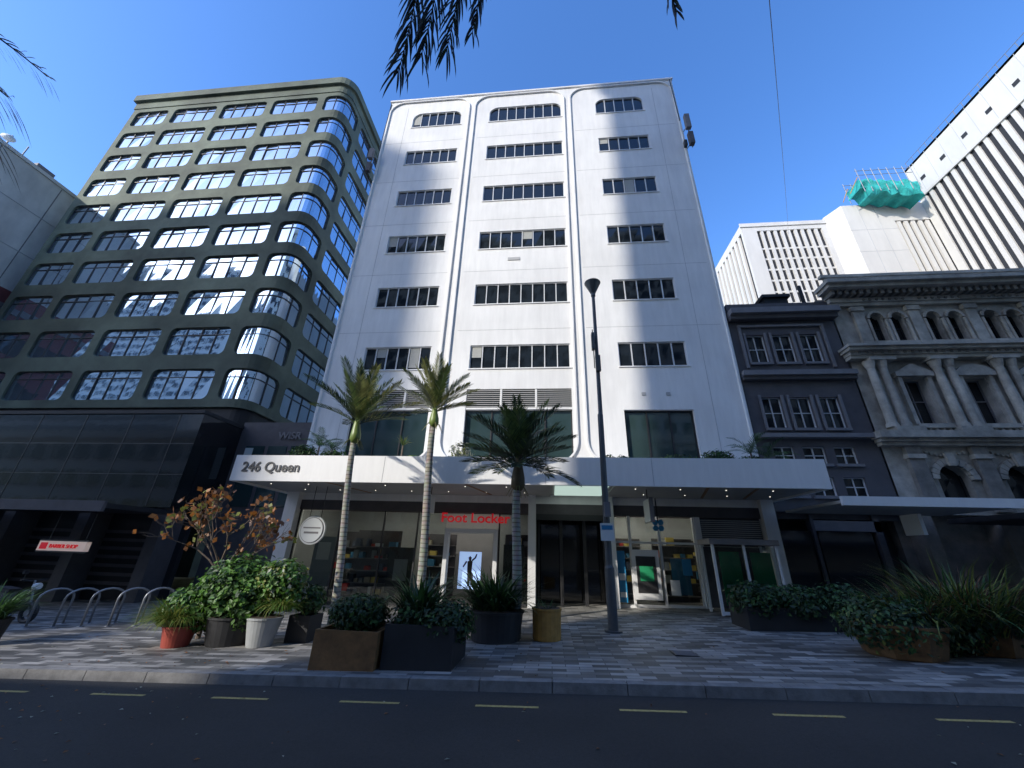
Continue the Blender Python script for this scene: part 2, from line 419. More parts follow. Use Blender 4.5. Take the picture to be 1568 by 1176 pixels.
for xx in (-5.2,-.13,3.0): cn.box(xx-.008,xx+.008,CY-.004,CY+.01,3.52,4.31,JOINT)
for xx,rt in ((-7.3,.5),(-2.7,.5),(4.6,.6),(6.0,.6)):
    cn.hexa([(xx,CY+.4,3.545),(xx+.09,CY+.4,3.545),(xx+rt+.09,FY-.3,3.545),(xx+rt,FY-.3,3.545),(xx,CY+.4,3.575),(xx+.09,CY+.4,3.575),(xx+rt+.09,FY-.3,3.575),(xx+rt,FY-.3,3.575)],WOOD)
cn.build('entrance_canopy',WB)
dl=M()
for i in range(13):
    xx=-9.5+i*1.35
    if -.1<xx<2.0: continue
    dl.tube([(xx,12.6,3.55),(xx,12.6,3.57)],.018,LAMP,10);dl.tube([(xx+.5,13.8,3.55),(xx+.5,13.8,3.57)],.018,LAMP,10)
dl.build('canopy_downlights',WB)
text('246 Queen',.44,(-9.98,CY-.012,3.80),TXT,WB,name='fascia_lettering',bold=.008,ext=.01)
gf=M()
gf.box(-10.1,-9.62,FY-.25,FY+.3,gz(-10)-.2,3.56,WHITE)
gf.box(-9.62,7.6,FY+.0,FY+.3,2.95,3.298,DGREY)
gf.box(-.78,-.52,FY-.35,FY+.25,-.2,3.56,FRAMEW)
gf.box(1.92,2.2,FY-.3,FY+.25,-.1,3.56,FRAMEW)
gf.box(7.2,7.62,FY-.2,FY+.3,0,3.56,WHITE2)
gf.box(4.95,5.15,FY-.05,FY+.2,0,2.95,WHITE2)
gf.box(-9.9,7.5,19.0,19.1,-.5,3.4,SOFF)
gf.box(-9.9,-9.8,FY+.3,19,-.5,3.4,SOFF);gf.box(7.4,7.5,FY+.3,19,-.5,3.4,SOFF)
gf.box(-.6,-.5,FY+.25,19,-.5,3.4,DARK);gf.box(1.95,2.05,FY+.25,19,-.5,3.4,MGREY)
gf.box(-9.8,7.4,FY+.3,19,3.28,3.36,DGREY)
gf.box(-.5,1.95,FY+1.2,FY+1.3,-.2,3.3,BLACKG)
gf.box(-.52,1.92,FY+.0,FY+.12,2.75,2.95,FRAME)
for xx in (-.45,.32,.38,1.15,1.21,1.85): gf.box(xx,xx+.05,FY+.3,FY+.36,-.1,2.95,FRAME)
gf.build('ground_floor_structure',WB)
sf=M()
for a,b in [(-9.6,-7.9),(-7.9,-6.2),(-6.2,-4.9),(-4.9,-3.8),(-1.85,-.8)]:
    z0=gz(a)
    sf.box(a+.03,b-.03,FY+.1,FY+.11,z0+.12,2.9,SHOPG)
    sf.box(a-.025,a+.025,FY+.06,FY+.14,z0-.1,2.95,FRAME)
    sf.box(a+.03,b-.03,FY+.05,FY+.15,z0-.1,z0+.12,FRAME)
z0=gz(-3)
sf.box(-3.8,-3.66,FY-.12,FY+.2,z0-.05,2.38,FRAMEW);sf.box(-2.02,-1.88,FY-.12,FY+.2,z0-.05,2.38,FRAMEW);sf.box(-3.66,-2.02,FY-.12,FY+.2,2.24,2.38,FRAMEW)
for a,b in [(2.22,2.75),(2.75,3.75),(3.75,4.95)]:
    z0=gz(a)
    sf.box(a+.03,b-.03,FY+.1,FY+.11,z0+.1,2.9,SHOPG)
    sf.box(b-.04,b+.04,FY+.03,FY+.17,z0-.05,2.95,FRAMEW)
    sf.box(a,b,FY+.05,FY+.15,z0-.05,z0+.1,FRAMEW)
sf.box(2.22,4.95,FY+.04,FY+.14,2.05,2.12,FRAMEW)
for i in range(14): sf.box(5.2,7.15,FY+.02+.0,FY+.1,2.0+i*.065,2.03+i*.065,SOFF)
sf.box(5.15,7.2,FY+.14,FY+.2,1.95,2.95,DGREY)
sf.box(5.2,7.15,FY+.1,FY+.11,.2,1.9,SHOPG);sf.box(5.15,7.2,FY+.03,FY+.15,1.9,1.97,FRAMEW)
sf.build('shopfront_glazing',WB)
ps=M()
ps.box(2.72,3.62,FY-.08,FY+.04,.35,1.85,FRAMEW);ps.box(2.85,3.49,FY-.10,FY-.079,.55,1.65,FRAME);ps.box(2.95,3.39,FY-.115,FY-.099,.9,1.35,GREENB)
ps.box(2.24,2.5,FY-.06,FY+.0,.25,1.8,BLUEB);ps.box(2.27,2.47,FY-.07,FY-.059,.9,1.1,WSIGN);ps.box(2.27,2.47,FY-.07,FY-.059,.4,.55,WSIGN)
ps.box(3.95,4.25,FY+.08,FY+.095,.5,.95,WSIGN);ps.box(4.4,4.7,FY+.08,FY+.095,1.1,1.6,BLUEB)
ps.build('cash_machine_and_banners',WB)
led=M()
led.box(-3.3,-2.5,FY+.35,FY+.42,.42,1.62,LED)
for pts in [[(-2.95,.5),(-2.88,.5),(-2.83,.95),(-2.9,1.0),(-2.97,.98)],[(-2.83,.55),(-2.76,.5),(-2.76,.9),(-2.84,1.0),(-2.9,.95)],[(-2.98,.95),(-2.82,.95),(-2.8,1.3),(-2.88,1.36),(-2.99,1.3)],[(-3.0,1.28),(-3.12,1.1),(-3.16,1.13),(-3.04,1.33)],[(-2.82,1.3),(-2.68,1.42),(-2.64,1.56),(-2.69,1.55),(-2.74,1.44),(-2.84,1.36)],[(-2.94,1.34),(-2.86,1.34),(-2.84,1.43),(-2.9,1.48),(-2.96,1.43)]]:
    led.poly([(p[0],FY+.345,p[1]) for p in pts],FRAME)
led.build('advert_screen',WB)
text('Foot Locker',.46,(-4.0,FY-.09,2.60),REDL,WB,name='shop_lettering',bold=.008,ext=.03,sx=1.1)
sh=M()
cols=[mat('goods_%d'%i,c,.6) for i,c in enumerate([(.5,.04,.03),(.6,.6,.58),(.08,.1,.15),(.35,.3,.22),(.05,.2,.35),(.6,.45,.1),(.03,.03,.03),(.25,.27,.28)])]
def shelf(x0,x1,y,z0):
    sh.box(x0,x1,y+.3,y+.34,z0,2.3,DGREY)
    for k in range(5):
        z=z0+.25+k*.42
        sh.box(x0,x1,y,y+.3,z,z+.03,MGREY)
        xx=x0+.05
        while xx<x1-.2:
            w=U(.1,.3);h=U(.08,.3)
            if rnd()<.8: sh.box(xx,xx+w,y+.03,y+.25,z+.03,z+.03+h,random.choice(cols))
            xx+=w+U(.02,.1)
shelf(-7.7,-5.9,15.7,-.25);shelf(-9.4,-8.0,17.5,-.3);shelf(-5.5,-4.1,17.6,-.1);shelf(-1.8,-.8,16.2,-.05)
shelf(2.4,3.6,17.0,.05);shelf(3.9,5.4,16.3,.1);shelf(5.7,7.1,17.5,.2)
for (x0,x1,z0,z1,c) in [(-5.95,-4.95,.2,1.7,6),(-8.9,-8.1,.1,2.0,7),(-1.7,-.95,.3,1.9,6),(4.1,4.7,.5,1.6,4)]:
    sh.box(x0,x1,FY+.35,FY+.38,z0,z1,cols[c])
sh.box(-5.7,-5.2,FY+.33,FY+.345,.6,1.3,cols[7]);sh.box(-8.75,-8.25,FY+.33,FY+.345,1.2,1.8,cols[1])
sh.build('shop_interior_goods',WB)
st=M()
for (a,b,y) in [(-9,-7.2,15.6),(-6.6,-4.8,16.6),(-3.8,-2.2,17),(2.5,4.2,15.8),(2.5,4.2,17.6),(5.3,6.8,16.8)]:
    st.box(a,b,y,y+.12,3.2,3.26,STRIP)
st.build('shop_ceiling_lights',WB)
hs=empty('round_hanging_sign')
h=M()
h.tube([(-7.9,13.0,2.13),(-7.9,13.08,2.13)],.45,WSIGN,32);h.tube([(-7.9,12.985,2.13),(-7.9,13.0,2.13)],.40,MGREY,32);h.tube([(-7.9,12.97,2.13),(-7.9,12.99,2.13)],.38,WSIGN,32)
h.tube([(-8.1,13.04,2.5),(-8.1,13.04,3.56)],.012,FRAME,6);h.tube([(-7.7,13.04,2.5),(-7.7,13.04,3.56)],.012,FRAME,6)
h.box(-8.2,-7.6,12.965,12.972,2.18,2.22,MGREY);h.box(-8.15,-7.65,12.965,12.972,2.02,2.08,MGREY)
h.build('sign_disc',hs)
b1=empty('hanging_blade_sign');h=M();h.box(-3.95,-3.87,12.4,13.2,2.75,3.3,WSIGN);h.box(-3.96,-3.86,12.38,12.42,2.72,3.33,REDL);h.tube([(-3.91,12.8,3.3),(-3.91,12.8,3.56)],.015,FRAME,6);h.build('blade_panel',b1)
b2=empty('hanging_blade_sign');h=M();h.box(2.95,3.05,12.3,13.1,2.6,3.25,WSIGN);h.box(2.94,3.06,12.28,12.32,2.57,3.28,MGREY);h.tube([(3,12.7,3.25),(3,12.7,3.56)],.015,FRAME,6);h.build('blade_panel',b2)
pn=empty('blue_logo_sign');h=M()
for k in range(4):
    a=math.radians(45+90*k);cx=3.62+.13*math.cos(a);cz=2.62+.13*math.sin(a)
    h.tube([(cx,14.2,cz),(cx,14.24,cz)],.1,BLUEB,6)
h.box(3.6,3.64,14.21,14.23,2.7,3.5,FRAME);h.build('logo_petals',pn)

kb=empty('phone_booth')
h=M();kx,ky=4.75,12.9;kz=gz(5.5)
for xx in (kx,kx+.88,kx+1.78): h.box(xx,xx+.07,ky,ky+.07,kz,kz+1.85,FRAMEW)
for xx in (kx,kx+1.78): h.box(xx,xx+.07,ky+.9,ky+.97,kz,kz+1.85,FRAMEW)
h.box(kx-.05,kx+1.9,ky-.05,ky+1.0,kz+1.85,kz+2.0,MGREY)
for a in (kx+.07,kx+.95):
    h.box(a,a+.81,ky+.02,ky+.03,kz+.1,kz+1.8,SHOPG)
    h.box(a+.12,a+.69,ky+.05,ky+.07,kz+.25,kz+1.65,GREENB);h.box(a+.2,a+.6,ky+.04,ky+.05,kz+.7,kz+.78,WSIGN)
    h.box(a,a+.81,ky,ky+.07,kz+.02,kz+.1,FRAMEW)
    h.poly([(a+.25,ky+.039,kz+.5),(a+.35,ky+.039,kz+.38),(a+.6,ky+.039,kz+.62),(a+.52,ky+.039,kz+.64),(a+.35,ky+.039,kz+.48),(a+.3,ky+.039,kz+.54)],WSIGN)
h.box(kx,kx+1.85,ky+.93,ky+.95,kz+.1,kz+1.8,DGREY)
h.box(kx+.95,kx+1.3,ky+.6,ky+.9,kz+.9,kz+1.5,FRAME)
h.build('booth_frame',kb)

# ---------------------------------------------------------------- left tower
LBD=empty('olive_office_tower')
LX=-17.65;LY=19.5;r=1.0
SA=LX-r;SE=SA+math.pi/2*r
def lmap(s,z,n):
    if s<=SA: return (s,LY+n,z)
    if s<SE:
        a=(s-SA)/r;return (SA+(r-n)*math.sin(a),LY+r-(r-n)*math.cos(a),z)
    return (LX-n,LY+r+(s-SE),z)
lt=M()
colsL=[(-39.0,-34.84,-38.5,-35.15,3),(-34.84,-29.9,-34.52,-30.22,4),(-29.9,-24.96,-29.58,-25.28,4),(-24.96,-20.0,-24.64,-20.35,4),(-20.0,-15.6,-19.68,-15.9,4)]
s=-15.6
for i in range(5): colsL.append((s,s+4.94,s+.34,s+4.6,4));s+=4.94
zr=[8.98+3.03*k for k in range(11)]
for (a,b,h0,h1,p) in colsL:
    for k in range(10):
        c=10.5+3.03*k
        cell(lt,lmap,a,b,zr[k],zr[k+1],h0,h1,c-1.0,c+1.02,rad=(.38,.38,.38,.38),depth=.16,wall=OLIVE,glass=MIR,panes=p,frame=FRAME,fw=.045,hbar=[c+.5],jit=.035,step=.3)
lt.build('concrete_grid_and_windows',LBD)
lc=M()
def lbar(a,b,z0,z1,n0,n1,mt,stp=.3):
    e=a
    while e<b-1e-6:
        f=min(b,e+(stp if SA-.5<=e<SE+.1 else 4))
        if e<SA-.5 and f>SA-.5: f=SA-.5
        lc.hexa([lmap(e,z0,n0),lmap(f,z0,n0),lmap(f,z0,n1),lmap(e,z0,n1),lmap(e,z1,n0),lmap(f,z1,n0),lmap(f,z1,n1),lmap(e,z1,n1)],mt);e=f
lbar(-39.1,9.1,39.285,40.2,-.06,.5,OLIVE);lbar(-39.3,9.1,40.2,41.0,-.3,.5,OLIVE)
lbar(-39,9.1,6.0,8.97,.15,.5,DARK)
lc.box(-39.0,-18.7,20.6,44.8,0,40.9,OLIVE)
lc.poly([(-39,LY,6),(-39,20.6,6),(-39,20.6,39.3),(-39,LY,39.3)],OLIVE)
lc.build('tower_body_and_cornice',LBD)
pd=M()
PX=-15.1
pd.box(-42,PX,14.7,19.3,2.9,6.85,BLACKG)
for i in range(12):
    xx=-41.5+i*2.3;pd.box(xx-.015,xx+.015,14.685,14.71,2.95,6.8,FRAME)
for zz in (4.2,5.5): pd.box(-42,PX,14.688,14.71,zz-.012,zz+.012,FRAME)
pd.box(-42.05,PX+.05,14.62,19.35,6.85,7.0,DARK)
pd.box(PX,-10.15,17.0,17.5,-.6,7.2,DGREY)
for i in range(4): pd.box(-14.6+i*1.15,-13.65+i*1.15,16.97,17.0,3.2,6.0,GLG)
pd.box(-14.6,-14.2,16.95,16.969,4.4,5.9,mat('painted_lit_window',(.6,.65,.62),.3))  # lit glass strip painted as a pale base colour, without emission
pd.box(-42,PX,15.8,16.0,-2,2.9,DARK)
for i,xx in enumerate([-40,-36.5,-33,-29.5,-26,-22.5,-19,-15.6]):
    pd.box(xx-.25,xx+.25,14.9,15.8,gz(xx)-.2,2.9,DGREY)
for xx in (-24.5,-21,-17.5):
    for k in range(7): pd.box(xx-1.2,xx+1.0,15.7,15.79,.0+k*.32,.12+k*.32,DGREY)
pd.box(-40,-14.9,12.2,14.68,2.62,2.78,DARK);pd.box(-40,-14.9,12.1,12.2,2.5,2.84,DGREY)
pd.build('podium',LBD)
text('WISR',.5,(-13.1,16.96,6.35),MGREY,LBD,name='podium_lettering',bold=.01)
sg=empty('illuminated_shop_sign');h=M();h.box(-17.3,-15.5,12.6,12.75,1.25,1.55,emis('sign_light',(.8,.6,.5),.25));h.box(-17.35,-15.45,12.62,12.78,1.2,1.25,FRAME);h.box(-17.35,-15.45,12.62,12.78,1.55,1.6,FRAME)
h.box(-17.2,-16.95,12.58,12.6,1.3,1.5,REDL)
for xx in (-17.1,-15.7): h.tube([(xx,12.7,1.6),(xx,12.7,2.63)],.012,FRAME,6)
h.build('sign_box',sg);text('BARBER SHOP',.17,(-16.85,12.59,1.34),REDL,sg,name='sign_text')

FL=empty('grey_concrete_building')
h=M();h.box(-62,-42,12,40,19.3,29.5,CONCL);h.box(-62.1,-41.9,11.9,40.1,29.5,29.8,CONCL);h.box(-62,-41.7,12,40,-2,19.2,REDW)
for z in (4,7.5,11,14.5): h.box(-41.72,-41.66,13,39,z,z+1.6,GLD)
for z in (17.6,): h.box(-41.72,-41.6,12,39,z,z+.5,MGREY)
for yy in (16,20,24): h.box(-42.02,-41.97,yy,yy+.05,19.4,29.4,MGREY)
for zz in (22.5,26): h.box(-42.02,-41.97,12,39,zz,zz+.05,JOINT)
h.build('walls',FL)
h=M();h.tube([(-43,16.5,29.8),(-43,16.5,31.4)],.06,STEEL,8);h.tube([(-43,16.4,31),(-42.8,16.3,31.05),(-42.75,16.25,31.1)],[.4,.2,.05],WSIGN,16);h.tube([(-43,17.5,29.8),(-43,17.5,31.5)],.05,STEEL,8);h.box(-43.5,-42.6,18.3,19.5,29.8,30.6,MGREY);h.build('roof_antenna_mast',FL)

# ---------------------------------------------------------------- right dark grey building
RB=empty('dark_grey_heritage_building')
h=M();mp=flat(FY+.05)
ce=[(7.66,9.08,8.2,8.92),(9.08,10.1,9.22,9.98),(10.1,11.82,10.28,11.0)]
re_=[(8.45,11.35,8.95,10.25),(5.95,8.45,6.2,7.45),(4.6,5.95,4.87,5.5),(3.2,4.6,3.75,4.4)]
for (a,b,h0,h1) in ce:
    for (z0,z1,k0,k1) in re_:
        cell(h,mp,a,b,z0,z1,h0,h1,k0,k1,depth=.14,wall=DGREY,glass=GLD,panes=2,frame=FRAMEW,fw=.026,hbar=[(k0+k1)/2],jit=.02)
        h.box(h0-.08,h1+.08,FY-.04,FY+.045,k0-.1,k0-.002,MGREY)
        if z0>5: 
            h.box(h0-.09,h0-.002,FY-.01,FY+.045,k0,k1+.08,MGREY);h.box(h1+.002,h1+.09,FY-.01,FY+.045,k0,k1+.08,MGREY)
h.box(7.66,11.82,FY-.25,FY+.04,8.3,8.5,MGREY);h.box(7.66,11.82,FY-.15,FY+.045,8.15,8.3,DGREY)
h.box(7.66,11.82,FY-.2,FY+.045,5.8,5.95,MGREY)
h.box(7.66,11.9,FY-.4,FY+.3,11.1,11.35,MGREY);h.box(7.66,11.85,FY-.25,FY+.3,10.9,11.1,DGREY);h.box(7.66,11.82,FY-.05,FY+.3,11.35,11.75,DGREY)
h.box(7.95,8.05,FY-.04,FY+.045,8.7,10.6,MGREY);h.box(11.2,11.3,FY-.04,FY+.045,8.7,10.6,MGREY);h.box(7.95,11.3,FY-.045,FY+.045,10.6,10.7,MGREY)
h.box(7.66,11.82,FY+.3,30,3,11.2,DGREY)
h.box(9.9,10.9,15.6,17,11.2,12.7,DARK);h.box(9.8,11.0,15.5,17.1,12.7,12.85,DARK);h.box(11.1,11.2,15.0,15.1,11.7,12.9,DARK)
h.build('walls_and_windows',RB)
rc=M()
rc.box(7.9,12.6,11.7,FY-.3,3.12,3.2,SOFF);rc.box(7.9,12.6,11.6,11.7,3.06,3.3,WHITE2)
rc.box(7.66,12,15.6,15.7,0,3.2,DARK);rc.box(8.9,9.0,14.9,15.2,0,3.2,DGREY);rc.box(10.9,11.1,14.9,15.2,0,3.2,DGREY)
rc.box(7.9,8.9,15.0,15.05,.3,2.6,GLD);rc.box(9.1,10.8,15.0,15.05,.5,2.6,GLD)
rc.box(9.0,11.1,14.9,15.0,2.62,2.95,MGREY)
rc.box(10.2,10.3,12.3,12.9,2.4,2.95,WSIGN)
rc.build('street_canopy',RB)
# ---------------------------------------------------------------- ornate building
OB=empty('ornate_stone_building')
h=M();mp=flat(FY+.02)
edges=[12.75+2.1*i for i in range(7)]
h.poly([(11.86,FY+.02,3.2),(12.75,FY+.02,3.2),(12.75,FY+.02,12.0),(11.86,FY+.02,12.0)],STONE)
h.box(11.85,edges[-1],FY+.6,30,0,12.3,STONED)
for i in range(6):
    a=edges[i];b=edges[i+1];m=(a+b)/2
    for (s0,s1,c) in ((a,m,m-.4),(m,b,m+.4)):
        cell(h,mp,s0,s1,9.3,12.0,c-.25,c+.25,9.85,11.1,rad=(.249,.249,0,0),depth=.25,wall=STONE,glass=GLD,panes=1,frame=DARK,fw=.03,jit=.01,hbar=[10.5])
        for k in range(9):
            a0=math.radians(k*20);a1=math.radians(k*20+18);cz=10.85
            h.hexa([(c+.26*math.cos(a0),FY-.1,cz+.26*math.sin(a0)),(c+.36*math.cos(a0),FY-.1,cz+.36*math.sin(a0)),(c+.36*math.cos(a0),FY+.015,cz+.36*math.sin(a0)),(c+.26*math.cos(a0),FY+.015,cz+.26*math.sin(a0)),
                    (c+.26*math.cos(a1),FY-.1,cz+.26*math.sin(a1)),(c+.36*math.cos(a1),FY-.1,cz+.36*math.sin(a1)),(c+.36*math.cos(a1),FY+.015,cz+.36*math.sin(a1)),(c+.26*math.cos(a1),FY+.015,cz+.26*math.sin(a1))],STONE)
        for xx in (c-.33,c+.33): h.tube([(xx,FY-.05,9.75),(xx,FY-.05,10.8)],.055,STONE,8)
    h.box(a+.2,b-.2,FY-.12,FY+.015,9.62,9.78,STONE)
    cell(h,mp,a,b,5.85,9.3,m-.42,m+.42,6.35,8.15,depth=.3,wall=STONE,glass=GLD,panes=2,frame=MGREY,fw=.04,jit=.01,hbar=[7.3])
    h.box(m-.58,m-.44,FY-.12,FY+.015,6.3,8.2,STONE);h.box(m+.44,m+.58,FY-.12,FY+.015,6.3,8.2,STONE);h.box(m-.66,m+.66,FY-.2,FY+.015,8.2,8.34,STONE)
    h.prismy(FY-.2,FY+.015,[(m-.7,8.342),(m+.7,8.342),(m+.45,8.56),(m,8.68),(m-.45,8.56)] if i%2 else [(m-.7,8.342),(m+.7,8.342),(m,8.72)],STONE)
    h.box(m-.6,m+.6,FY-.22,FY+.015,6.15,6.3,STONE)
    for k in range(5): h.tube([(m-.44+k*.22,FY-.12,5.98),(m-.44+k*.22,FY-.12,6.15)],.05,STONE,8)
    cell(h,mp,a,b,3.2,5.85,m-.5,m+.5,3.6,4.85,rad=(.499,.499,0,0),depth=.3,wall=STONE,glass=GLD,panes=1,frame=DARK,fw=.04,jit=.01)
    for k in range(11):
        a0=math.radians(k*180/11);a1=math.radians((k+.88)*180/11);cz=4.35
        P=lambda rr,aa,yy:(m+rr*math.cos(aa),yy,cz+rr*math.sin(aa))
        h.hexa([P(.52,a0,FY-.1),P(.74,a0,FY-.1),P(.74,a0,FY+.015),P(.52,a0,FY+.015),P(.52,a1,FY-.1),P(.74,a1,FY-.1),P(.74,a1,FY+.015),P(.52,a1,FY+.015)],STONE)
    h.prismy(FY-.18,FY-.101,[(m-.1,4.8),(m+.1,4.8),(m+.15,5.25),(m-.15,5.25)],STONE)
for i,e in enumerate(edges):
    h.box(e-.2,e+.2,FY-.1,FY+.015,9.55,11.4,STONE);h.box(e-.25,e+.25,FY-.16,FY+.012,11.2,11.4,STONE);h.box(e-.25,e+.25,FY-.16,FY+.012,9.55,9.75,STONE)
    for xx in ((e-.22,e+.22) if i else (e-.0,e-.42)):
        h.tube([(xx,FY-.2,6.15),(xx,FY-.2,6.3),(xx,FY-.2,6.32),(xx,FY-.2,8.5),(xx,FY-.2,8.56),(xx,FY-.2,8.8)],[.2,.18,.145,.125,.15,.21],STONE,14)
    h.box(e-.5,e+.46,FY-.42,FY+.012,5.98,6.15,STONE);h.box(e-.48,e+.44,FY-.42,FY+.012,8.8,8.92,STONE)
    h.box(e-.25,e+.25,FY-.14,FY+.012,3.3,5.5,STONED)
    h.box(e-.3,e+.3,FY-.2,FY+.012,5.05,5.2,STONE)
XE=edges[-1]
def cornice(prs):
    for (z,hh,p) in prs: h.box(11.86-p*.5,XE,FY+.01-p,FY+.018,z,z+hh,STONE)
cornice([(5.5,.12,.22),(5.62,.12,.32),(5.74,.24,.46)]);cornice([(8.92,.14,.30),(9.06,.14,.36),(9.2,.12,.52),(9.32,.1,.62)])
cornice([(11.45,.15,.15),(11.6,.2,.22),(12.02,.16,.7),(12.18,.16,.85)])
x=11.7
while x<XE:
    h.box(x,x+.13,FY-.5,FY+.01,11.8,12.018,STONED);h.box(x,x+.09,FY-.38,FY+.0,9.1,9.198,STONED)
    x+=.27
h.box(11.8,XE,FY-.25,FY+.3,12.342,12.6,STONE)
for i in range(30):
    x=12+i*.42;h.tube([(x,FY-.05,12.6),(x,FY-.05,12.75),(x,FY-.05,12.95)],[.06,.09,.05],STONE,8)
h.box(11.8,XE,FY-.15,FY+.05,12.95,13.08,STONE)
for i in range(6):
    m=(edges[i]+edges[i+1])/2
    for k in range(9):
        t=k/8;xx=m-.6+1.2*t;zz=5.3-.12*math.sin(math.pi*t);h.tube([(xx,FY-.06,zz),(xx,FY-.0,zz)],.05,STONE,6)
    for k in range(7): h.tube([(m-.75+k*.25,FY-.05,11.62),(m-.75+k*.25,FY-.24,11.7)],.06,STONED,6)
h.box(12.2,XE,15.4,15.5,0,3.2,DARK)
for xx in (12.2,14.6,17,19.4): h.box(xx,xx+.4,14.7,15.3,0,3.2,STONED)
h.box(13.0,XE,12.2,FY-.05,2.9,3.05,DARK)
h.build('walls_and_ornament',OB,False)
# ---------------------------------------------------------------- white ribbed towers
TW=empty('white_ribbed_tower')
h=M()
TX0,TX1,TY,TT=30.2,42.6,48.3,49.9
h.box(TX0+.3,TX1,TY+.3,75,0,TT-.3,TOWD)
h.box(TX0,TX1,TY,TY+.4,TT-1.3,TT,TOWW);h.box(TX0,TX0+.4,TY+.4,75,TT-1.3,TT,TOWW)
h.box(TX0,TX0+2.2,TY,TY+.4,0,TT-1.3,TOWW)
x=TX0+2.2+.55
while x<TX1-1:
    h.box(x,x+.42,TY+.05,TY+.4,0,TT-1.3,TOWW);x+=.98
h.box(TX1-.8,TX1,TY,TY+.4,0,TT-1.3,TOWW)
for z in range(3,47,2): h.box(TX0+2.2,TX1-.8,TY+.2,TY+.32,z,z+.3,TOWW)
y=TY+1.2
while y<75: h.box(TX0,TX0+.4,y,y+.6,0,TT-1.3,TOWW);y+=1.2
h.box(TX0-.15,TX1+.1,TY-.15,TY+.0,TT-.5,TT+.2,TOWW)
h.build('slab_block',TW)
h=M()
h.hexa([(42.6,48.3,0),(44.0,46.4,0),(44,60,0),(42.6,60,0),(42.6,48.3,50.6),(44.0,46.4,50.9),(44,60,50.9),(42.6,60,50.6)],TOWW)
h.box(44.0,50.3,46.4,60,0,50.9,TOWW);h.box(50.3,60,46.8,60,0,50.8,TOWD)
h.box(50.3,55.0,46.4,46.8,47.5,50.9,TOWW)
for i in range(5): h.box(50.6+i*.95,51.1+i*.95,46.5,46.95,0,47.5,TOWW)
for z in range(6,50,4): h.box(43.9,50.3,46.385,46.41,z,z+.05,JOINT)
for xx in (46.1,48.2): h.box(xx,xx+.06,46.38,46.41,0,50.8,JOINT)
h.build('core_block',TW)
h=M()
WX=55.0
h.box(WX+.2,80,2,46.4,0,57,TOWD);h.box(WX,WX+.3,2,46.4,51.4,57.4,TOWW);h.box(WX,80,2,46.4,57.0,57.4,TOWW)
h.box(WX,WX+.3,45.4,46.41,0,51.4,TOWW)
y=2.3
while y<45.2: h.box(WX+.0,WX+.25,y,y+.5,0,51.4,TOWW);y+=1.08
for i in range(14): h.box(WX-.02,WX+.05,4+i*3.1,4.7+i*3.1,53.6,54.2,TOWD)
for i in range(22): h.box(WX-.02,WX+.05,3+i*2.0,3.05+i*2.0,51.8,57.3,JOINT)
h.box(WX-.2,WX+.0,2,46.4,51.2,51.7,TOWW)
for i in range(40): h.tube([(WX+.2,3+i*1.1,57.4),(WX+.2,3+i*1.1,58.5)],.04,STEEL,5)
h.tube([(WX+.2,3,58.5),(WX+.2,46,58.5)],.04,STEEL,5)
h.build('ribbed_wing',TW)
cr=empty('draped_scaffold_platform');h=M()
NX,NZ=28,10
def net(u,v):
    x=45.2+7.6*u;top=53.0+.15*math.sin(u*5)+.12*math.sin(u*17)-.6*u;bot=50.6-1.2*u+.25*math.sin(u*23)+(.9 if u<.12 else 0)
    z=bot+(top-bot)*v;y=43.8-.25*math.sin(math.pi*v)+.16*math.sin(u*31+v*5)+.12*math.sin(v*9+u*11)
    return (x+.1*math.sin(v*3+u*4),y,z)
for i in range(NX):
    for j in range(NZ):
        h.poly([net(i/NX,j/NZ),net((i+1)/NX,j/NZ),net((i+1)/NX,(j+1)/NZ),net(i/NX,(j+1)/NZ)],TURQ)
for i in range(NX):
    a=net(i/NX,1);b=net((i+1)/NX,1);c=net(i/NX,0);d=net((i+1)/NX,0)
    h.poly([a,b,(b[0],46.2,b[2]),(a[0],46.2,a[2])],TURQ);h.poly([c,d,(d[0],46.2,d[2]+.2),(c[0],46.2,c[2]+.2)],TURQ)
for j in range(NZ):
    for u in (0,1):
        a=net(u,j/NZ);b=net(u,(j+1)/NZ);h.poly([a,b,(b[0],46.2,b[2]),(a[0],46.2,a[2])],TURQ)
for i in range(8):
    x=45.3+i*1.05;h.tube([(x,43.5,50.4),(x,43.5,55.0)],.05,STEEL,6);h.tube([(x,46.1,50.9),(x,46.1,55.0)],.05,STEEL,6)
for z in (53.8,54.7):
    h.tube([(45.2,43.6,z),(52.8,43.6,z)],.045,STEEL,6);h.tube([(45.2,46.1,z),(52.8,46.1,z)],.045,STEEL,6)
h.tube([(45.2,43.6,53.4),(44.2,44.5,51.2)],.06,OCH,6);h.tube([(45.2,45.6,53.4),(44.2,46,51.2)],.06,OCH,6)
h.build('netting_and_rails',cr,False)
# ---------------------------------------------------------------- buildings across the street
def opp(name,x0,x1,y0,y1,hh,wall,step=3.4,par=1.1):
    e=empty(name);b=M();b.box(x0,x1,y0,y1,-3,hh,wall)
    z=3.6
    while z<hh-3:
        x=x0+1
        while x<x1-2.5:
            b.box(x,x+2.3,y1-.01,y1+.03,z+.9,z+2.7,GLD)
            b.box(x-.08,x+2.38,y1,y1+.12,z+.75,z+.88,MGREY);x+=3.2
        z+=step
    b.box(x0-.1,x1+.1,y1,y1+.4,hh-par,hh,wall)
    b.box(x0,x1,y1,y1+2.8,3.3,3.6,MGREY)
    b.build('walls_and_windows',e)
opp('low_commercial_building',-120,70,-34,-14.4,14.9,mat('cream_wall',(.6,.57,.5),.7,na=.1))
opp('office_tower',-49,75,-60,-34.5,65,mat('tan_panel_wall',(.55,.53,.5),.7,na=.1))
opp('office_tower',-230,-118,-90,-80,100,mat('grey_panel_wall',(.45,.47,.5),.6,na=.1))

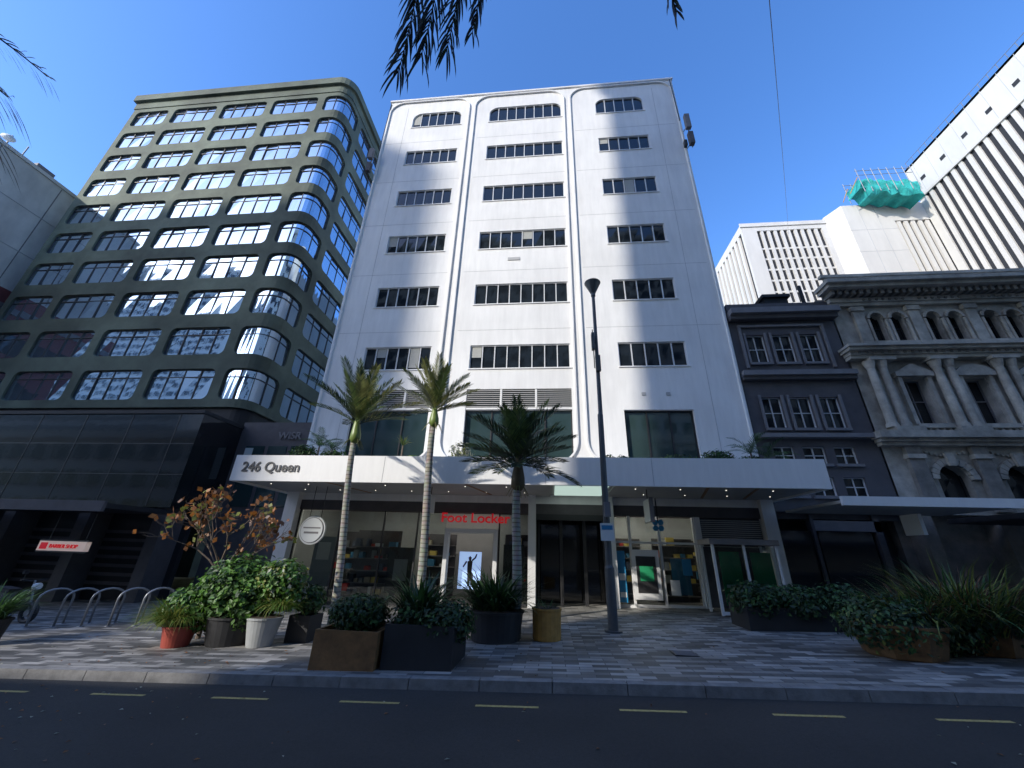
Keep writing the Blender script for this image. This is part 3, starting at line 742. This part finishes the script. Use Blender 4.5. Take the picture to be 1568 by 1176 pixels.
# ---------------------------------------------------------------- vegetation helpers
def rv():
    while True:
        v=Vector((U(-1,1),U(-1,1),U(-1,1)))
        if .05<v.length<1: return v
def leaves(mb,blobs,n,size,mats,aspect=.55,shell=.55):
    ws=[b[3]*b[4]*b[5] for b in blobs]
    for _ in range(n):
        b=random.choices(blobs,ws)[0]
        v=rv().normalized()*(shell+(1-shell)*rnd()**.6)
        if rnd()<.25: v*=U(1.0,1.18)
        p=Vector((b[0]+v.x*b[3],b[1]+v.y*b[4],b[2]+v.z*b[5]))
        nrm=(v+rv()*.9+Vector((0,0,.5))).normalized()
        t=nrm.cross(rv()).normalized();w=nrm.cross(t)
        s=size*U(.6,1.3)
        mi=random.choices(range(len(mats)),[m[1] for m in mats])[0]
        mb.poly([p-t*s,p+w*s*aspect+nrm*s*.12,p+t*s,p-w*s*aspect+nrm*s*.12],mats[mi][0])
def blades(mb,cx,cy,z,r,n,hh,w,mats,spread=.7,flop=.6):
    for _ in range(n):
        a=U(0,6.283);q=r*math.sqrt(rnd());x=cx+q*math.cos(a);y=cy+q*math.sin(a)
        a2=a+U(-.7,.7);L=hh*U(.6,1.15);d=Vector((math.cos(a2),math.sin(a2),0));sd=Vector((-d.y,d.x,0))*w*U(.6,1.2)
        p=Vector((x,y,z));pts=[p.copy()];el=math.radians(90)-spread*U(.1,1)
        for k in range(4):
            p=p+(d*math.cos(el)+Vector((0,0,1))*math.sin(el))*L/4;pts.append(p.copy());el-=flop*U(.3,1)*.6
        mt=random.choice(mats);wf=[.7,1,.85,.5,.02]
        for k in range(4):
            mb.poly([pts[k]-sd*wf[k],pts[k]+sd*wf[k],pts[k+1]+sd*wf[k+1],pts[k+1]-sd*wf[k+1]],mt)
def frond(mb,base,az,el,L,droop,ll,mats,n=24,lw=.022,stemr=.014,up=.35,hang=.0):
    d=Vector((math.cos(az),math.sin(az),0));side=Vector((-d.y,d.x,0));Z=Vector((0,0,1))
    p=Vector(base);pts=[p.copy()];e=el;steps=12;dirs=[]
    for k in range(steps):
        dr=(d*math.cos(e)+Z*math.sin(e)).normalized();dirs.append(dr);p=p+dr*L/steps;pts.append(p.copy());e-=droop/steps*(.6+.8*k/steps)
    dirs.append(dirs[-1])
    mt=random.choice(mats)
    mb.tube(pts,[stemr*(1-.8*k/steps) for k in range(steps+1)],mt,4,False)
    for i in range(n):
        t=.10+.90*i/(n-1);k=t*steps;k0=min(int(k),steps-1);q=pts[k0].lerp(pts[k0+1],k-k0);dr=dirs[k0];nr=side.cross(dr)*-1
        if nr.z<0: nr=-nr
        l=ll*(math.sin(math.pi*(.14+.76*t))**.6)*U(.85,1.1)
        fw=.8+1.1*t
        for sg in (-1,1):
            v=(side*sg*1.0+dr*fw+nr*up*U(.5,1.2)-Z*hang).normalized()
            m=q+v*l*.5;tip=q+v*l+Z*(-.12*l-hang*l*.3)
            wv=(dr-v*dr.dot(v)).normalized()*lw
            mm=random.choice(mats) if rnd()<.3 else mt
            mb.poly([q-wv*.4,q+wv*.4,m+wv,m-wv],mm);mb.poly([m-wv,m+wv,tip],mm)

def palm(name,x0,y,xt,zt,zs,tr,nf,Lr,elr,droopr,ll,mats,shaft,shr,lean=0):
    e=empty(name);b=M();z0=gz(x0)-.05;pts=[];rad=[]
    for k in range(13):
        t=k/12;pts.append((x0+(xt-x0)*t+.03*math.sin(t*5),y+.02*math.sin(t*7),z0+(zt-z0)*t));rad.append(tr*(1.25-.45*t if t<.15 else 1.1-.25*t))
    b.tube(pts,rad,PT,14);b.build('trunk',e,True)
    b=M();xs=xt+(xt-x0)*.08
    b.tube([(xt,y,zt-.02),(xt,y,zt+.1),(xt,y,zt+(zs-zt)*.4),(xs,y,zs-.1),(xs,y,zs+.15)],[tr*.9,shr,shr*.95,shr*.6,shr*.35],shaft,14);b.build('crownshaft',e,True)
    b=M()
    for i in range(nf):
        t=(i+.5)/nf;az=i*2.399+U(-.2,.2)
        el=math.radians(elr[0]+(elr[1]-elr[0])*t+U(-5,5))
        frond(b,(xs,y,zs-.1+.2*t),az,el,U(*Lr),math.radians(U(*droopr)),ll,mats,n=32,lw=.014,up=.5)
    for i in range(10):
        a=U(0,6.28);q=Vector((xt,y,zt+.05));d=Vector((math.cos(a),math.sin(a),0));b.tube([q,q+d*.15+Vector((0,0,.02)),q+d*.28-Vector((0,0,.2))],[.012,.01,.004],LPY,4,False)
    b.build('fronds',e)
palm('nikau_palm',-4.87,9.6,-5.2,4.2,4.8,.085,30,(1.3,1.8),(16,86),(4,28),.38,[LP,LPY,LP,LPD],SHAFT,.14)
palm('nikau_palm',-2.95,9.6,-3.08,4.65,5.15,.095,26,(1.05,1.4),(16,86),(6,30),.34,[LPY,LP,LPY,LW],SHAFT,.13)
palm('nikau_palm',-.77,9.4,-.77,3.0,3.7,.105,38,(1.15,1.65),(-6,82),(10,36),.46,[LPD,LPD,LP],BULB,.17)

def pathfrond(b,pts,ll,hang,n=46,t0=.2,lw=.014,sp=.6,stemr=.03):
    P=[Vector(p) for p in pts];S=[];K=30
    for i in range(K+1):
        t=i/K
        if len(P)==3: q=P[0]*(1-t)**2+P[1]*2*t*(1-t)+P[2]*t*t
        else: q=P[0]*(1-t)**3+P[1]*3*t*(1-t)**2+P[2]*3*t*t*(1-t)+P[3]*t**3
        S.append(q)
    b.tube(S,[stemr*(1-.85*i/K) for i in range(K+1)],LDRY,5,False)
    for i in range(n):
        t=t0+(1-t0)*i/(n-1);k=min(int(t*K),K-1);q=S[k].lerp(S[k+1],t*K-k);dr=(S[k+1]-S[k]).normalized();side=dr.cross(Vector((0,0,1))).normalized()
        for sg in (-1,1):
            l=ll*U(.6,1.1)*(1-.3*max(0,t-.6)/.4);v=(side*sg*sp*U(.5,1.2)+dr*U(.4,.9)).normalized()
            g=Vector((0,0,-1));a=q;pr=v;segs=[q]
            for s in range(4):
                pr=(pr+g*hang*U(.5,1.0)).normalized();a=a+pr*l/4;segs.append(a)
            wv=(dr*.5+side*.8*sg).normalized();w_=[.5,1,.9,.6,.02]
            for s in range(4): b.poly([segs[s]-wv*lw*w_[s],segs[s]+wv*lw*w_[s],segs[s+1]+wv*lw*w_[s+1],segs[s+1]-wv*lw*w_[s+1]],random.choice([LDRY,LDRY,LPD]))
def overpalm(name,x,y,zt,paths):
    e=empty(name);b=M();b.tube([(x,y,gz(x)-.1),(x,y,zt*.5),(x,y,zt+.1)],[.2,.16,.15],PT,12);b.build('trunk',e,True)
    b=M()
    for pp_ in paths:
        pp,ll,hg,sp=pp_[:4];lw=pp_[4] if len(pp_)>4 else .014;n=pp_[5] if len(pp_)>5 else 46
        pathfrond(b,[(x,y,zt)]+pp,ll,hg,sp=sp,lw=lw,n=n)
    b.build('fronds',e)
overpalm('overhanging_palm',-1.0,-1.6,8.0,[
  ([(-.9,1.5,9.3),(-1.72,2.5,6.75)],.68,.7,.45,.017,90),
  ([(-.7,1.5,9.4),(-1.45,2.45,6.9)],.70,.7,.45,.017,90),
  ([(-.5,1.5,9.5),(-1.15,2.45,7.0)],.66,.7,.45,.017,90),
  ([(-.2,1.3,9.6),(-.85,2.4,7.2)],.5,.7,.4,.017,80),
  ([(.4,1.1,9.6),(1.5,2.45,7.35)],.42,.7,.4,.017,70),
  ([(-2.6,-1.2,9.4),(-4.2,-.6,7.4)],.7,.5,.7),([(.6,-2.2,9.4),(2.0,-3.2,7.4)],.7,.5,.7),([(-1.6,-3.0,9.4),(-2.2,-4.6,7.4)],.7,.5,.7),([(-.6,-3.0,9.2),(-.2,-4.8,7.0)],.7,.5,.7),([(.9,-1.2,9.2),(2.7,-1.0,7.2)],.7,.5,.7)])
overpalm('overhanging_palm',-6.8,-.6,5.2,[
  ([(-5.9,.8,5.6),(-4.8,1.7,4.85)],.8,.22,.9,.012,90),
  ([(-5.8,.9,5.2),(-4.95,1.8,4.4)],.75,.22,.9,.012,90),
  ([(-5.7,.9,5.9),(-4.85,1.7,5.25)],.6,.2,.8,.012,70),
  ([(-5.6,.9,6.3),(-4.75,1.75,5.65)],.35,.15,.7),
  ([(-5.7,.7,7.2),(-4.1,1.4,6.9)],.25,.2,.6),
  ([(-7.6,.8,6.4),(-8.4,1.9,4.8)],.7,.3,.9),([(-8.0,-.8,6.4),(-9.4,-1.0,4.8)],.7,.3,.9),([(-6.8,-2.0,6.4),(-6.6,-3.2,4.8)],.7,.3,.9)])

# autumn tree
at=empty('autumn_tree');b=M()
TXx,TYy=-7.4,8.9;z0=gz(TXx)
b.tube([(TXx,TYy,z0),(TXx+.03,TYy,z0+.7),(TXx-.02,TYy,z0+1.3)],[.05,.04,.035],BARK,8)
tips=[]
def branch(p,d,L,r,dep):
    q=p+d*L*.5+rv()*.04;e=p+d*L+rv()*.06
    b.tube([p,q,e],[r,r*.8,r*.6],BARK,5,False)
    if dep==0: tips.append(e);return
    tips.append(q)
    for _ in range(3):
        nd=(d+rv()*.75+Vector((0,0,.12))).normalized();branch(e,nd,L*U(.6,.85),r*.6,dep-1)
for i in range(7):
    a=i*.9+U(-.2,.2);branch(Vector((TXx,TYy,z0+.9+.09*i)),Vector((math.cos(a)*.85,math.sin(a)*.6,U(.45,1.0))).normalized(),U(.55,.75),.022,3)
b.build('limbs',at)
b=M()
for t in tips:
    if rnd()<.75:
        for _ in range(random.randint(1,3)):
            p=t+rv()*.12;s=U(.05,.085);n1=rv().normalized();u=n1.cross(rv()).normalized();w=n1.cross(u)
            b.poly([p-u*s,p+w*s*.7,p+u*s,p-w*s*.7],random.choice([LO,LO,LBR,L4]))
b.build('autumn_leaves',at)

def potbox(x0,x1,y0,y1,hh,mt,parent):
    b=M();z=min(gz(x0),gz(x1))-.02;t=.04
    b.box(x0,x1,y0,y0+t,z,z+hh,mt);b.box(x0,x1,y1-t,y1,z,z+hh,mt);b.box(x0,x0+t,y0+t,y1-t,z,z+hh,mt);b.box(x1-t,x1,y0+t,y1-t,z,z+hh,mt)
    b.box(x0+t,x1-t,y0+t,y1-t,z,z+hh-.06,SOIL);b.build('planter_box',parent);return z+hh-.06
def potround(x,y,r0,r1,hh,mt,parent,k=28):
    b=M();z=gz(x)-.01
    b.tube([(x,y,z),(x,y,z+.02),(x,y,z+hh-.04),(x,y,z+hh-.035),(x,y,z+hh)],[r0*.96,r0,r1,r1*1.05,r1*1.05],mt,k)
    b.tube([(x,y,z+hh),(x,y,z+hh+.01)],[r1*.95,r1*.9],SOIL,k);b.build('planter_pot',parent,False);return z+hh
p=empty('potted_shrub');zt=potround(-6.35,8.5,.42,.5,.5,BLK,p);b=M()
leaves(b,[(-6.45,8.45,.78,.78,.6,.66),(-6.0,8.4,.6,.45,.5,.55),(-6.95,8.4,.5,.55,.45,.55)],7000,.06,[(L1,6),(L2,3),(L3,2)],shell=.3);b.build('foliage',p)
p=empty('potted_shrub');zt=potround(-5.6,8.3,.22,.31,.5,GRYP,p);b=M()
leaves(b,[(-5.5,8.4,.98,.48,.42,.40),(-5.25,8.45,.7,.3,.3,.28)],2600,.055,[(LW,1),(L1,4),(L2,3),(L4,1)],shell=.3);blades(b,-5.3,8.25,.45,.15,260,.5,.008,[L1,L4],1.1,1.2);b.build('foliage',p)
p=empty('potted_grass');zt=potround(-7.2,8.15,.22,.28,.36,REDP,p);b=M();blades(b,-7.3,8.1,.15,.28,900,.65,.008,[L4,L1,L4],1.0,1.1);leaves(b,[(-7.3,8.2,.45,.4,.35,.35)],900,.05,[(L1,3),(L2,3)],shell=.3);b.build('foliage',p)
p=empty('potted_shrub');zt=potbox(-5.3,-4.85,8.6,9.1,.5,BLK,p);b=M();leaves(b,[(-5.05,8.85,.6,.3,.3,.28)],900,.05,[(L2,3),(L3,3)],shell=.3);b.build('foliage',p)
p=empty('wooden_planter');zt=potbox(-3.68,-2.66,6.75,7.7,.55,RUST,p);b=M();leaves(b,[(-3.2,7.2,.62,.5,.45,.28)],2600,.045,[(L3,5),(L2,2)],shell=.2);blades(b,-3.2,7.2,.5,.4,160,.5,.012,[L3,L2],.8,.8);b.build('foliage',p)
p=empty('black_planter');zt=potbox(-2.6,-1.5,6.85,7.9,.62,BLK,p);b=M();leaves(b,[(-1.75,7.3,.55,.5,.5,.35),(-2.3,7.3,.6,.35,.4,.25)],3800,.045,[(L3,6),(L2,2)],shell=.2);blades(b,-2.25,7.4,.6,.28,170,.8,.026,[L3,L2,L3],.9,.7);b.build('foliage',p)
p=empty('black_planter');zt=potround(-1.15,9.25,.5,.56,.55,BLK,p);b=M();blades(b,-1.2,9.25,.5,.4,330,1.0,.03,[L3,L3,L2],.9,.8);blades(b,-1.2,9.25,.5,.45,90,.6,.025,[L3],1.3,.8);b.build('foliage',p)
p=empty('ochre_planter');zt=potround(-.1,9.35,.29,.3,.58,OCH,p,20);b=M();blades(b,-.1,9.35,.5,.2,60,.3,.01,[L3,L2],.9,.8);b.build('foliage',p)
p=empty('black_planter');zt=potbox(4.5,7.3,10.7,11.7,.5,BLK,p);b=M()
leaves(b,[(4.9,11.1,.75,.6,.6,.42),(5.8,11.1,.7,.7,.6,.42),(6.8,11.1,.72,.7,.6,.45)],7000,.055,[(L3,6),(L2,3)],shell=.3);b.build('foliage',p)
p=empty('wooden_planter');zt=potround(6.0,8.5,.55,.68,.5,RUST,p,8);b=M()
leaves(b,[(5.9,8.4,.68,.85,.65,.45),(6.8,8.6,.65,.7,.6,.45)],6000,.045,[(L3,6),(L2,3),(L4,.5)],shell=.25);blades(b,6.6,8.7,.6,.6,520,.95,.012,[L2,L4,L3,LBR],.9,.9);b.build('foliage',p)
p=empty('wooden_planter');zt=potround(7.6,8.9,.55,.66,.5,RUST,p,8);b=M();blades(b,7.6,8.9,.55,.65,1000,1.4,.014,[L2,L4,L3,LBR],.9,.9);leaves(b,[(7.6,8.9,.75,.85,.7,.45)],3500,.05,[(L3,6),(L2,3)],shell=.25);b.build('foliage',p)
p=empty('potted_grass');zt=potround(-11.2,7.9,.3,.36,.45,BLK,p);b=M();blades(b,-11.2,7.9,.1,.3,350,.8,.015,[L3,L2],.9,.8);b.build('foliage',p)
p=empty('rooftop_shrubs')
b=M()
leaves(b,[(-8.6,12.6,4.65,.5,.3,.28),(-7.6,12.8,4.6,.5,.3,.2),(4.2,12.9,4.5,.7,.3,.22),(5.4,12.9,4.6,.55,.3,.28),(2.3,12.5,4.45,.25,.2,.16),(1.9,12.4,4.45,.2,.2,.15),(6.3,12.7,4.45,.5,.2,.2)],4200,.05,[(L3,5),(L2,4),(L1,1)],shell=.2)
leaves(b,[(-3.0,12.6,4.7,.45,.3,.35)],320,.05,[(LW,3),(L4,1)],shell=.1)
leaves(b,[(-4.6,12.5,4.42,.25,.2,.12)],300,.05,[(L1,3),(L4,1)],shell=.1)
for i in range(12):
    a=U(0,6.28);q=Vector((-3.0,12.6,4.3));d=Vector((math.cos(a)*.35,math.sin(a)*.2,U(.4,.7)));b.tube([q,q+d*.5,q+d],[.015,.01,.005],LW,4,False)
b.tube([(-5.0,12.5,4.3),(-5.0,12.5,4.9)],.03,BARK,6);blades(b,-5.0,12.5,4.88,.03,45,.42,.014,[L2,L4],1.3,.5)
for (x,z) in ((-8.2,4.9),(6.4,4.75),(6.9,4.6),(-7.7,4.8)):
    for i in range(11): frond(b,(x,12.8,z),i*2.4,math.radians(U(15,75)),.8,math.radians(60),.25,[L3,L2],n=12,lw=.012,stemr=.006)
    b.tube([(x,12.8,4.2),(x,12.8,z)],.03,BARK,6)
b.build('foliage',p)

sl=empty('street_lamp');b=M();lx,ly=1.38,10.3;z0=gz(lx)
b.tube([(lx,ly,z0),(lx,ly,z0+.04)],.2,POLE,20)
b.tube([(lx,ly,z0+.04),(lx,ly,z0+1.3),(lx,ly,z0+1.36),(lx+.03,ly,5.2),(lx+.04,ly,5.25),(lx+.06,ly,9.25)],[.115,.11,.085,.075,.06,.05],POLE,18)
b.tube([(lx+.06,ly,9.2),(lx+.06,ly,9.3),(lx+.06,ly,9.34),(lx+.06,ly,9.68),(lx+.06,ly,9.72),(lx+.06,ly,9.78)],[.07,.07,.09,.24,.26,.08],POLE,20)
b.box(lx-.10,lx-.02,ly-.2,ly-.04,7.2,7.75,POLE);b.box(lx-.02,lx+.12,ly-.17,ly-.06,6.5,7.0,POLE);b.tube([(lx+.04,ly,7.5),(lx-.06,ly-.12,7.5)],.02,POLE,6);b.tube([(lx-.05,ly-.1,6.6),(lx-.05,ly-.1,7.9)],.015,POLE,6)
b.build('pole_and_lantern',sl,False)
b=M();b.box(lx-.17,lx+.15,ly-.16,ly-.13,1.95,2.35,WSIGN);b.box(lx-.14,lx+.12,ly-.165,ly-.161,2.2,2.3,BLUEB);b.box(lx-.05,lx+.1,ly-.2,ly-.11,2.5,2.85,MGREY);b.build('pole_sign',sl)

cb=M()
A=Vector((5.8,6,14.3));B=Vector((36.1,48.1,44.9));A0=A-(B-A)*.35;pts=[]
for i in range(25):
    t=i/24;q=A0.lerp(B,t);q.z-=.6*math.sin(math.pi*t);pts.append(q)
cb.tube(pts,.009,FRAME,5);cb.build('overhead_cable')

for i in range(5):
    e=empty('bicycle_rack');b=M();x=-12.6+i*.62;y=10.1+.1*i;z=gz(x);pts=[];dx,dy=.12,.3
    pts.append((x-dx,y-dy,z))
    for k in range(9):
        a=math.pi*k/8;pts.append((x-dx*math.cos(a),y-dy*math.cos(a),z+.6+.22*math.sin(a)))
    pts.append((x+dx,y+dy,z));b.tube(pts,.025,STEEL,8);b.tube([(x-dx,y-dy,z),(x-dx,y-dy,z+.012)],.07,STEEL,10);b.tube([(x+dx,y+dy,z),(x+dx,y+dy,z+.012)],.07,STEEL,10)
    b.build('hoop',e,True)
ms=empty('motor_scooter');b=M();sx,sy=-14.2,10.4;z=gz(sx)
def wheel(cx,cz,r):
    pts=[(cx+r*math.cos(t*math.pi/10),sy,cz+r*math.sin(t*math.pi/10)) for t in range(21)]
    b.tube(pts,.055,BLK,8,False);b.tube([(cx,sy-.05,cz),(cx,sy+.05,cz)],.08,STEEL,12)
    for k in range(5):
        a=k*1.257;b.tube([(cx,sy,cz),(cx+r*math.cos(a),sy,cz+r*math.sin(a))],.012,STEEL,5)
wheel(sx-.6,z+.25,.2);wheel(sx+.6,z+.25,.2)
b.prismy(sy-.13,sy+.13,[(sx-.78,z+.5),(sx-.2,z+.28),(sx+.22,z+.26),(sx+.4,z+.75),(sx+.3,z+.78),(sx+.12,z+.38),(sx-.1,z+.42),(sx-.15,z+.68),(sx-.8,z+.72)],DGREY)
b.prismy(sy-.14,sy+.14,[(sx-.82,z+.722),(sx-.12,z+.69),(sx-.1,z+.78),(sx-.5,z+.83),(sx-.84,z+.82)],BLK)
b.tube([(sx+.6,sy,z+.25),(sx+.4,sy,z+.85),(sx+.35,sy,z+1.0)],[.03,.03,.025],STEEL,8);b.tube([(sx+.33,sy-.3,z+1.02),(sx+.35,sy,z+.98),(sx+.33,sy+.3,z+1.02)],.018,BLK,8)
b.tube([(sx+.45,sy,z+.85),(sx+.56,sy,z+.87)],[.09,.08],WSIGN,12);b.tube([(sx+.33,sy-.25,z+1.02),(sx+.36,sy-.28,z+1.18)],.01,BLK,5);b.box(sx+.33,sx+.36,sy-.34,sy-.22,z+1.17,z+1.25,BLK)
b.prismy(sy-.07,sy+.07,[(sx+.35,z+.45),(sx+.62,z+.5),(sx+.82,z+.35),(sx+.6,z+.46)],DGREY)
b.build('body_and_wheels',ms)

# ---------------------------------------------------------------- light
SUNAZ=math.atan2(-1.07,-1.0);EL=math.radians(27)
w=bpy.data.worlds.new('World');sc.world=w;w.use_nodes=True
nt=w.node_tree;bg=nt.nodes['Background'];sky=nt.nodes.new('ShaderNodeTexSky');sky.sky_type='NISHITA';sky.sun_disc=False
sky.sun_elevation=EL;sky.sun_rotation=SUNAZ%(2*math.pi);sky.air_density=1.0;sky.dust_density=.5;sky.ozone_density=2.5
hs_=nt.nodes.new('ShaderNodeHueSaturation');hs_.inputs['Hue'].default_value=.510;hs_.inputs['Saturation'].default_value=1.24;hs_.inputs['Value'].default_value=2.6
nt.links.new(sky.outputs[0],hs_.inputs['Color']);nt.links.new(hs_.outputs[0],bg.inputs['Color']);bg.inputs['Strength'].default_value=.15
sd=Vector((-1.07,-1.0,0)).normalized()*math.cos(EL)+Vector((0,0,math.sin(EL)))
L=bpy.data.lights.new('sun','SUN');L.energy=4.6;L.angle=math.radians(.5);L.color=(1,.95,.86)
lo=bpy.data.objects.new('sun',L);col.objects.link(lo);lo.rotation_euler=sd.to_track_quat('Z','Y').to_euler();lo.location=sd*50

# ---------------------------------------------------------------- camera
cam=bpy.data.cameras.new('camera');co=bpy.data.objects.new('camera',cam);col.objects.link(co)
cam.sensor_width=36;cam.lens=589/1568*36;cam.clip_start=.05;cam.clip_end=2000
R=Matrix.Rotation(math.radians(6),3,'Z')@Matrix.Rotation(math.radians(113.8),3,'X')@Matrix.Rotation(math.radians(1.8),3,'Z')
co.matrix_world=Matrix.Translation((0,0,1.6))@R.to_4x4()
sc.camera=co
sc.view_settings.view_transform='Standard';sc.view_settings.look='None';sc.view_settings.exposure=0
